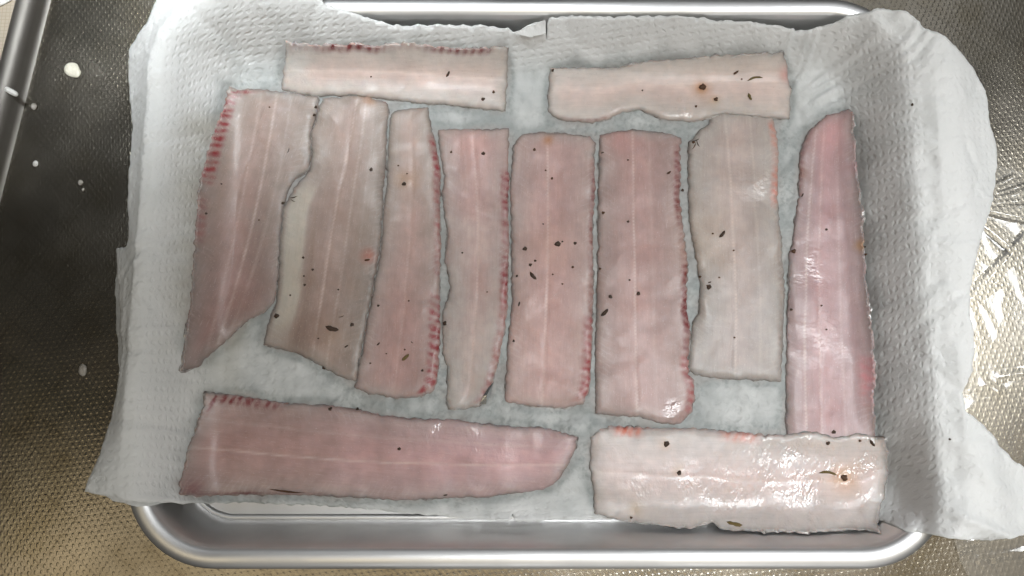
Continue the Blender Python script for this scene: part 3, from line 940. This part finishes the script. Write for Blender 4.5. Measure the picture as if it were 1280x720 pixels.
tw, tz = top_at([(600, 505), (608, 505), (613, 494), (617, 478), (611, 484), (604, 496)])
to = np.array(ROOT['F4'].location)
tv = [(a - to[0], b - to[1], z - to[2] + .0006 + .0006 * (i % 2)) for i, ((a, b), z) in enumerate(zip(tw, tz))]
tc = np.mean(tv, 0) + np.array((0, 0, .0010))
tl = mesh_obj('curled_skin_tip', tv + [tuple(tc)], [(i, (i + 1) % 6, 6) for i in range(6)], M['foil'], ROOT['F4'], smooth=False)
tl['label'] = 'bright silver curl of skin'

# ------------------------------------------------------------------ herb flecks
def blob_mesh(name, lx, ly, lz, seed, bend=0.0, n=9, m=5):
    r = np.random.default_rng(seed)
    vs, fs = [], []
    for i in range(m + 1):
        t = i / m
        x = (t - .5) * lx
        w = math.sqrt(max(0, 1 - (2 * t - 1) ** 2)) * (.75 + .5 * r.random()) + .03
        for j in range(n):
            a = 2 * math.pi * j / n
            k = .8 + .45 * r.random()
            vs.append((x + r.normal() * lx * .02, ly * .5 * w * math.cos(a) * k + bend * lx * (2 * t - 1) ** 2, lz * .5 * w * math.sin(a) * k))
    for i in range(m):
        for j in range(n):
            j2 = (j + 1) % n
            fs.append((i * n + j, i * n + j2, (i + 1) * n + j2, (i + 1) * n + j))
    fs += [tuple(reversed(range(n))), tuple(m * n + j for j in range(n))]
    me = bpy.data.meshes.new(name)
    me.from_pydata(vs, [], fs)
    me.polygons.foreach_set('use_smooth', [True] * len(me.polygons))
    return me

SHAPES = {}
def shape(kind, mat):
    if (kind, mat) not in SHAPES:
        if kind.startswith('blob'): me = blob_mesh('fleck', 1, .72, .5, 10 + int(kind[4:]))
        elif kind.startswith('dash'): me = blob_mesh('fleck', 1, .30, .20, 30 + int(kind[4:]), .04)
        elif kind == 'leaf': me = blob_mesh('fleck', 1, .28, .07, 51, .05)
        elif kind == 'thin': me = blob_mesh('fleck', 1, .12, .12, 52, .10)
        elif kind == 'curl': me = blob_mesh('fleck', 1, .13, .10, 53, -.13)
        me.materials.append(M[mat])
        SHAPES[(kind, mat)] = me
    return SHAPES[(kind, mat)]

NICK = {'T1': 'crosswise fillet with the dark red upper edge', 'T2': 'crosswise fillet at the far right',
        'F1': 'slanted leftmost fillet', 'F2': 'brown grey fillet second from left', 'F3': 'narrow fillet third from left',
        'F4': 'fillet fourth from left', 'F5': 'pink fillet fifth from left', 'F6': 'wide pink fillet sixth from left',
        'F7': 'beige fillet second from the right', 'F8': 'mauve rightmost fillet of the middle row', 'B1': 'long crosswise fillet at the near left',
        'B2': 'milky crosswise fillet at the near right', 'P': 'white paper over the right rim'}
# fillet, x, y, length in photo pixels, angle, shape, material, own label
FL = [
 ('T1', 560, 93, 10, 60, 'dash0', 'dark', 'dark slanting dash near the right end of the crosswise fillet with dark red upper edge'),
 ('T1', 604, 124, 6, 20, 'blob0', 'dark', 0), ('T1', 617, 115, 5, 80, 'blob1', 'brown', 0), ('T1', 464, 96, 3, 0, 'blob1', 'brown', 0),
 ('T2', 691, 88, 5, 40, 'blob0', 'dark', 0), ('T2', 803, 113, 3, 30, 'blob1', 'dark', 0),
 ('T2', 878, 109, 11, 10, 'blob2', 'brown', 'brown blob in an orange halo on the far right crosswise fillet'),
 ('T2', 895, 124, 7, 45, 'blob1', 'brown', 0), ('T2', 870, 133, 4, 45, 'blob0', 'brown', 0), ('T2', 920, 91, 9, 35, 'dash1', 'brown', 0),
 ('T2', 943, 97, 22, 12, 'curl', 'olive', 'longest olive twig near the right end of the far right crosswise fillet'),
 ('T2', 937, 121, 12, -70, 'dash0', 'olive', 0), ('T2', 927, 99, 3, 0, 'blob0', 'brown', 0),
 ('F1', 258, 267, 4, 0, 'blob0', 'dark', 0), ('F1', 277, 230, 3, 0, 'blob1', 'dark', 0), ('F1', 337, 134, 3, 0, 'blob2', 'brown', 0),
 ('F1', 361, 188, 9, 75, 'thin', 'dark', 'thin upright dark thread on the slanted leftmost fillet'), ('F1', 324, 275, 3, 0, 'blob0', 'brown', 0),
 ('F2', 354, 254, 5, 20, 'blob0', 'dark', 0), ('F2', 367, 247, 12, 10, 'thin', 'dark', 0), ('F2', 366, 251, 9, -30, 'thin', 'dark', 0),
 ('F2', 395, 134, 5, 70, 'blob1', 'dark', 0), ('F2', 393, 144, 5, 30, 'blob2', 'dark', 0),
 ('F2', 464, 212, 6, 80, 'blob0', 'dark', 0), ('F2', 391, 337, 4, 0, 'blob1', 'dark', 0), ('F2', 379, 322, 4, 0, 'blob2', 'dark', 0),
 ('F2', 380, 345, 3, 0, 'blob0', 'dark', 0), ('F2', 381, 356, 4, 0, 'blob1', 'dark', 0), ('F2', 363, 369, 3, 0, 'blob1', 'dark', 0),
 ('F2', 423, 362, 3, 0, 'blob2', 'dark', 0), ('F2', 346, 395, 8, 10, 'blob0', 'dark', 'roundish dark fleck low on the belly flap of the second fillet from left'),
 ('F2', 415, 411, 19, -15, 'dash0', 'dark', 'longest dark sliver near the lower end of the brown grey second fillet'),
 ('F2', 440, 406, 6, 40, 'blob2', 'dark', 0), ('F2', 427, 396, 8, 20, 'thin', 'brown', 0), ('F2', 433, 433, 6, 30, 'dash1', 'dark', 0),
 ('F2', 459, 325, 8, 10, 'dash1', 'brown', 0), ('F2', 398, 423, 2.5, 0, 'blob0', 'dark', 0), ('F2', 405, 460, 6, -30, 'blob1', 'dark', 0),
 ('F3', 505, 230, 7, 20, 'blob2', 'dark', 'dark speck in a brownish patch high on the narrow third fillet'), ('F3', 509, 217, 3, 0, 'blob0', 'brown', 0),
 ('F3', 498, 207, 3, 0, 'blob0', 'brown', 0), ('F3', 473, 382, 4, 0, 'blob1', 'dark', 0), ('F3', 511, 376, 3, 0, 'blob2', 'brown', 0),
 ('F3', 473, 430, 6, 45, 'dash0', 'dark', 0), ('F3', 463, 454, 3, 0, 'blob0', 'brown', 0),
 ('F3', 507, 447, 13, 42, 'dash1', 'olive', 'olive brown dash near the lower end of the narrow third fillet'),
 ('F3', 506, 437, 3, 0, 'blob0', 'brown', 0), ('F3', 515, 428, 4, -40, 'dash0', 'brown', 0), ('F3', 528, 463, 4, 60, 'blob1', 'dark', 0),
 ('F3', 483, 442, 2.5, 0, 'blob1', 'brown', 0),
 ('F4', 578, 316, 3, 0, 'blob0', 'dark', 0), ('F4', 564, 190, 4, 60, 'blob1', 'brown', 0), ('F4', 604, 192, 6, 10, 'blob2', 'dark', 0),
 ('F4', 556, 404, 7, 60, 'blob0', 'dark', 'black crumb at the left edge of the fourth fillet'), ('F4', 609, 365, 2.5, 0, 'blob0', 'brown', 0),
 ('F5', 668, 187, 5, 70, 'blob1', 'brown', 0), ('F5', 682, 213, 3, 0, 'blob0', 'brown', 0), ('F5', 690, 223, 4, 80, 'blob0', 'brown', 0),
 ('F5', 679, 280, 2.5, 0, 'blob1', 'dark', 0), ('F5', 656, 311, 7, 15, 'blob2', 'dark', 0), ('F5', 669, 326, 4, 0, 'blob0', 'dark', 0),
 ('F5', 663, 331, 5, 20, 'blob1', 'dark', 0), ('F5', 646, 345, 4, 60, 'blob2', 'dark', 0),
 ('F5', 666, 345, 14, -50, 'dash0', 'dark', 'dark slanting sliver in the middle of the pink fifth fillet'),
 ('F5', 697, 305, 9, 10, 'blob2', 'dark', 'largest dark chip in the middle of the pink fifth fillet'), ('F5', 703, 302, 3, 0, 'blob0', 'dark', 0),
 ('F5', 719, 304, 5, 0, 'blob1', 'dark', 0), ('F5', 716, 334, 4, 0, 'blob0', 'brown', 0), ('F5', 649, 380, 7, 75, 'dash1', 'dark', 0),
 ('F5', 691, 343, 3, 0, 'blob0', 'brown', 0), ('F5', 703, 355, 3, 0, 'blob1', 'brown', 0), ('F5', 642, 426, 4, 80, 'blob1', 'dark', 0),
 ('F5', 672, 508, 9, -15, 'thin', 'dark', 'thin dark thread at the lower edge of the pink fifth fillet'),
 ('F6', 753, 191, 5, 10, 'dash1', 'dark', 0), ('F6', 785, 200, 3, 0, 'blob0', 'brown', 0), ('F6', 836, 216, 8, 35, 'dash0', 'brown', 0),
 ('F6', 754, 266, 5, 0, 'blob1', 'brown', 0), ('F6', 785, 277, 4, 0, 'blob2', 'dark', 0), ('F6', 763, 371, 6, -40, 'blob0', 'dark', 0),
 ('F6', 798, 367, 6, 70, 'blob1', 'dark', 0), ('F6', 756, 391, 14, 45, 'dash0', 'dark', 'dark slanting sliver low on the wide pink sixth fillet'),
 ('F6', 750, 336, 4, 0, 'blob0', 'brown', 0), ('F6', 787, 350, 3, 0, 'blob0', 'dark', 0), ('F6', 853, 238, 5, 20, 'blob2', 'dark', 0),
 ('F7', 869, 176, 13, 15, 'thin', 'dark', 0), ('F7', 868, 183, 12, 60, 'thin', 'brown', 0), ('F7', 872, 180, 11, -70, 'thin', 'dark', 0), ('F7', 867, 178, 5, 0, 'blob0', 'brown', 0),
 ('F7', 903, 293, 13, 50, 'dash0', 'dark', 'dark slanting sliver in the middle of the beige fillet second from the right'),
 ('F7', 891, 292, 3, 0, 'blob0', 'brown', 0), ('F7', 886, 359, 8, 65, 'blob2', 'dark', 0), ('F7', 887, 353, 5, 15, 'dash1', 'dark', 0),
 ('F7', 875, 346, 4, 0, 'blob0', 'brown', 0), ('F7', 917, 313, 3, 0, 'blob1', 'brown', 0), ('F7', 899, 347, 3, 0, 'blob0', 'brown', 0), ('F7', 918, 422, 3, 0, 'blob0', 'brown', 0),
 ('F8', 1003, 244, 6, 60, 'dash1', 'dark', 0), ('F8', 992, 314, 7, 30, 'blob1', 'brown', 0), ('F8', 1033, 287, 4, 0, 'blob0', 'dark', 0),
 ('F8', 1033, 412, 3, 0, 'blob0', 'brown', 0), ('F8', 1027, 382, 3, 0, 'blob1', 'brown', 0), ('F8', 989, 387, 4, 0, 'blob0', 'dark', 0),
 ('F8', 1080, 309, 7, 5, 'dash1', 'dark', 0), ('F8', 1082, 318, 4, 10, 'blob0', 'brown', 0), ('F8', 1042, 540, 6, 20, 'blob2', 'dark', 0),
 ('B1', 413, 511, 6, 50, 'blob0', 'dark', 0), ('B1', 447, 511, 5, 70, 'blob1', 'dark', 0),
 ('B1', 499, 561, 5, 0, 'blob2', 'dark', 'single round black speck in the middle of the long near left fillet'),
 ('B1', 557, 619, 6, 10, 'dash0', 'dark', 0), ('B1', 355, 614, 58, -6, 'thin', 'brown', 'dark reddish brown thread along the lower edge of the long near left fillet'),
 ('B2', 833, 555, 9, 60, 'blob2', 'dark', 'larger of the two dark crumbs on the left half of the milky near right fillet'),
 ('B2', 849, 591, 7, 70, 'blob0', 'dark', 'smaller lower dark crumb on the left half of the milky near right fillet'),
 ('B2', 789, 647, 4, 0, 'blob1', 'brown', 0), ('B2', 918, 655, 21, -12, 'leaf', 'olive', 'olive green leaf sliver at the lower edge of the milky near right fillet'),
 ('B2', 1035, 554, 6, 45, 'blob0', 'dark', 0), ('B2', 1090, 554, 11, -55, 'dash0', 'dark', 0), ('B2', 1075, 551, 4, -20, 'blob1', 'brown', 0),
 ('B2', 1035, 590, 25, -8, 'curl', 'olive', 'curved olive stalk on the right half of the milky near right fillet'),
 ('B2', 1055, 597, 10, -30, 'blob2', 'brown', 'reddish brown bud in an orange halo on the milky near right fillet'),
 ('P', 1140, 131, 4, 80, 'blob0', 'dark', 0), ('P', 1187, 549, 3, 0, 'blob0', 'dark', 'tiny dark dot on the paper over the near right rim'),
]
for key, x, y, ln, ang, shp, mt, lab in FL:
    w, z = top_at([(x, y)])
    L = ln * .33 / FPX
    me = shape(shp, mt)
    o = bpy.data.objects.new('herb_fleck', me)
    COL.objects.link(o)
    hz = {'b': .5, 'd': .20, 'l': .07, 't': .12, 'c': .12}[shp[0]]
    o.location = (float(w[0, 0]), float(w[0, 1]), float(z[0]) + .15 * hz * L + .00012)
    o.scale = (L, L * (.3 if ln > 40 else 1), L * (.7 if shp[0] == 'b' else (.3 if ln > 40 else 1)))
    # lie along the local slope
    e = .0012
    gxn = (sample(HG, w[:, 0] + e, w[:, 1]) - sample(HG, w[:, 0] - e, w[:, 1]))[0] / (2 * e)
    gyn = (sample(HG, w[:, 0], w[:, 1] + e) - sample(HG, w[:, 0], w[:, 1] - e))[0] / (2 * e)
    nrm = Vector((-float(gxn), -float(gyn), 1)).normalized()
    q = Vector((0, 0, 1)).rotation_difference(nrm)
    from mathutils import Quaternion
    o.rotation_mode = 'QUATERNION'
    o.rotation_quaternion = q @ Quaternion((0, 0, 1), rad(ang))
    kindword = {'dark': 'blackish', 'brown': 'brown', 'olive': 'olive'}[mt]
    if lab:
        tag(o, lab, 'herb fleck')
    else:
        size = 'tiny' if ln < 4.5 else 'small'
        where = ''
        if key in F:
            q = np.array(F[key]['px'], float); a0, a1 = q.min(0), q.max(0)
            fx, fy = (x - a0[0]) / (a1[0] - a0[0]), (y - a0[1]) / (a1[1] - a0[1])
            if F[key]['axis'] in ('y', 'd1'):
                vt = ['top end', 'upper part', 'middle', 'lower part', 'bottom end'][min(4, int(fy * 5))]
                hz_ = ['left side', 'centre', 'right side'][min(2, int(fx * 3))]
            else:
                vt = ['left end', 'left part', 'middle', 'right part', 'right end'][min(4, int(fx * 5))]
                hz_ = ['upper edge', 'centre line', 'lower edge'][min(2, int(fy * 3))]
            where = f' {vt}, {hz_},'
        tag(o, f'{size} {kindword} fleck,{where} {NICK[key]}' if where else f'{size} {kindword} fleck on the {NICK[key]}', 'herb fleck', f'{kindword} flecks on the {NICK[key]}')

# ------------------------------------------------------------------ scraps on the worktop
def pat(name, pts, z, h, mat, label, cat, seed):
    w = unproject(pts, z)
    c = w.mean(0)
    ring = resample(soften(w, 2), .0008)
    V, T = tri_fill(ring, .0012)
    e = edge_dist(V, ring)
    zz = h * (1 - np.exp(-e / (h * 1.1))) + h * .15 * fbm(V[:, 0] * 400, V[:, 1] * 400, seed, 2) * sstep(0, .002, e)
    n = len(V)
    bl = border_loop(T)
    vs = np.vstack([np.column_stack([V - c, zz + h * .25]), np.column_stack([V - c, zz * 0])])
    ff = T + [(a + n, c_ + n, b + n) for a, b, c_ in T] + [(a, a + n, b + n, b) for a, b in bl]
    o = mesh_obj(name, vs, ff, mat)
    o.location = (float(c[0]), float(c[1]), z)
    return tag(o, label, cat)

pat('batter_drop', [(80, 85), (84, 79), (91, 78), (97, 80), (99, 86), (102, 91), (98, 97), (93, 97), (86, 95), (81, 91)], .0003, .0005, M['white'],
    'cream coloured round drop on the steel worktop', 'food scrap', 5)
pat('rice_grain', [(6, 110), (9, 108), (17, 112), (23, 116), (23, 120), (19, 121), (11, 117), (6, 114)], .0078, .0016, M['rice'],
    'elongated white grain lying on the rolled steel edge', 'food scrap', 6)
for pts, lab in ((( (41, 203), (44, 200), (48, 202), (48, 207), (44, 209), (41, 207)), 'small bright white crumb on the dark steel near the left edge'),
                 (((97, 227), (101, 224), (104, 227), (103, 231), (99, 232)), 'small greyish crumb left of the kitchen paper, upper of two'),
                 (((102, 236), (105, 234), (106, 238), (103, 240)), 'small greyish crumb left of the kitchen paper, lower of two'),
                 (((99, 458), (104, 454), (109, 459), (108, 468), (103, 471), (98, 466)), 'pale smudge like crumb on the steel beside the lower left paper'),
                 (((38, 131), (43, 128), (47, 133), (44, 138), (39, 136)), 'faint grey crumb beside the rolled steel edge')):
    pat('crumb', pts, .0003, .0006, M['water'] if 'grey' in lab or 'pale' in lab else M['rice'], lab, 'crumb', len(lab))
pat('paper_scrap', [(-30, -20), (10, -12), (16, 0), (6, 5), (0, 8), (-30, 12)], -.0036, .0006, M['card'],
    'white paper corner on the beige counter in the far left corner', 'paper scrap', 8)

# ------------------------------------------------------------------ cling film
film_px = [(1195, 190), (1245, 205), (1300, 222), (1420, 240), (1430, 560), (1330, 620), (1300, 735), (1215, 735), (1190, 660), (1180, 520), (1170, 400), (1175, 260)]
fw = resample(unproject(film_px, .003), .003)
fw = roughen(fw, .002, 60, 91)
V4, T4 = tri_fill(fw, .0011)
x, y = V4[:, 0], V4[:, 1]
cre = np.abs(perlin(x * 30 + y * 18, y * 22 - x * 12, 301)); cre2 = np.abs(perlin(x * 70, y * 45 + x * 50, 302))
hgt = .0008 + .0025 * np.clip(.35 - cre, 0, 1) * sstep(-.13, -.05, y) * (.5 + .5 * perlin(x * 9, y * 9, 305)) + .0007 * np.clip(.3 - cre2, 0, 1)
# bundle of tight pleats where the film runs under the paper
pb = unproject([(1262, 228)], .004)[0]
pl = np.exp(-(((x - pb[0]) / .028) ** 2 + ((y - pb[1]) / .012) ** 2))
for (xa, ya), (xb, yb), hh, ww in (((1205, 252), (1300, 206), .0045, .0016), ((1206, 254), (1300, 226), .0050, .0013), ((1208, 258), (1300, 248), .0040, .0013),
                                   ((1208, 256), (1300, 276), .0045, .0014), ((1210, 262), (1270, 312), .0035, .0016), ((1216, 372), (1290, 292), .0040, .0022),
                                   ((1205, 380), (1250, 352), .0025, .0018), ((1255, 470), (1310, 462), .0030, .0014), ((1235, 480), (1300, 520), .0018, .0022),
                                   ((1200, 690), (1290, 640), .0018, .0020), ((1225, 700), (1290, 690), .0014, .0018)):
    qa, qb = unproject([(xa, ya), (xb, yb)], .003)
    ab = qb - qa
    tq = np.clip(((V4 - qa) @ ab) / (ab @ ab), 0, 1)
    dq = np.linalg.norm(V4 - (qa + tq[:, None] * ab), axis=1)
    hgt = hgt + .46 * hh * np.clip(1 - dq / (1.5 * ww), 0, 1) * (.45 + .55 * tq)
fo = mesh_obj('plastic_wrap', np.column_stack([x, y, np.minimum(hgt, .013)]), T4, M['film'])
tag(fo, 'crinkled clear plastic wrap lying on the steel right of the paper', 'plastic wrap')
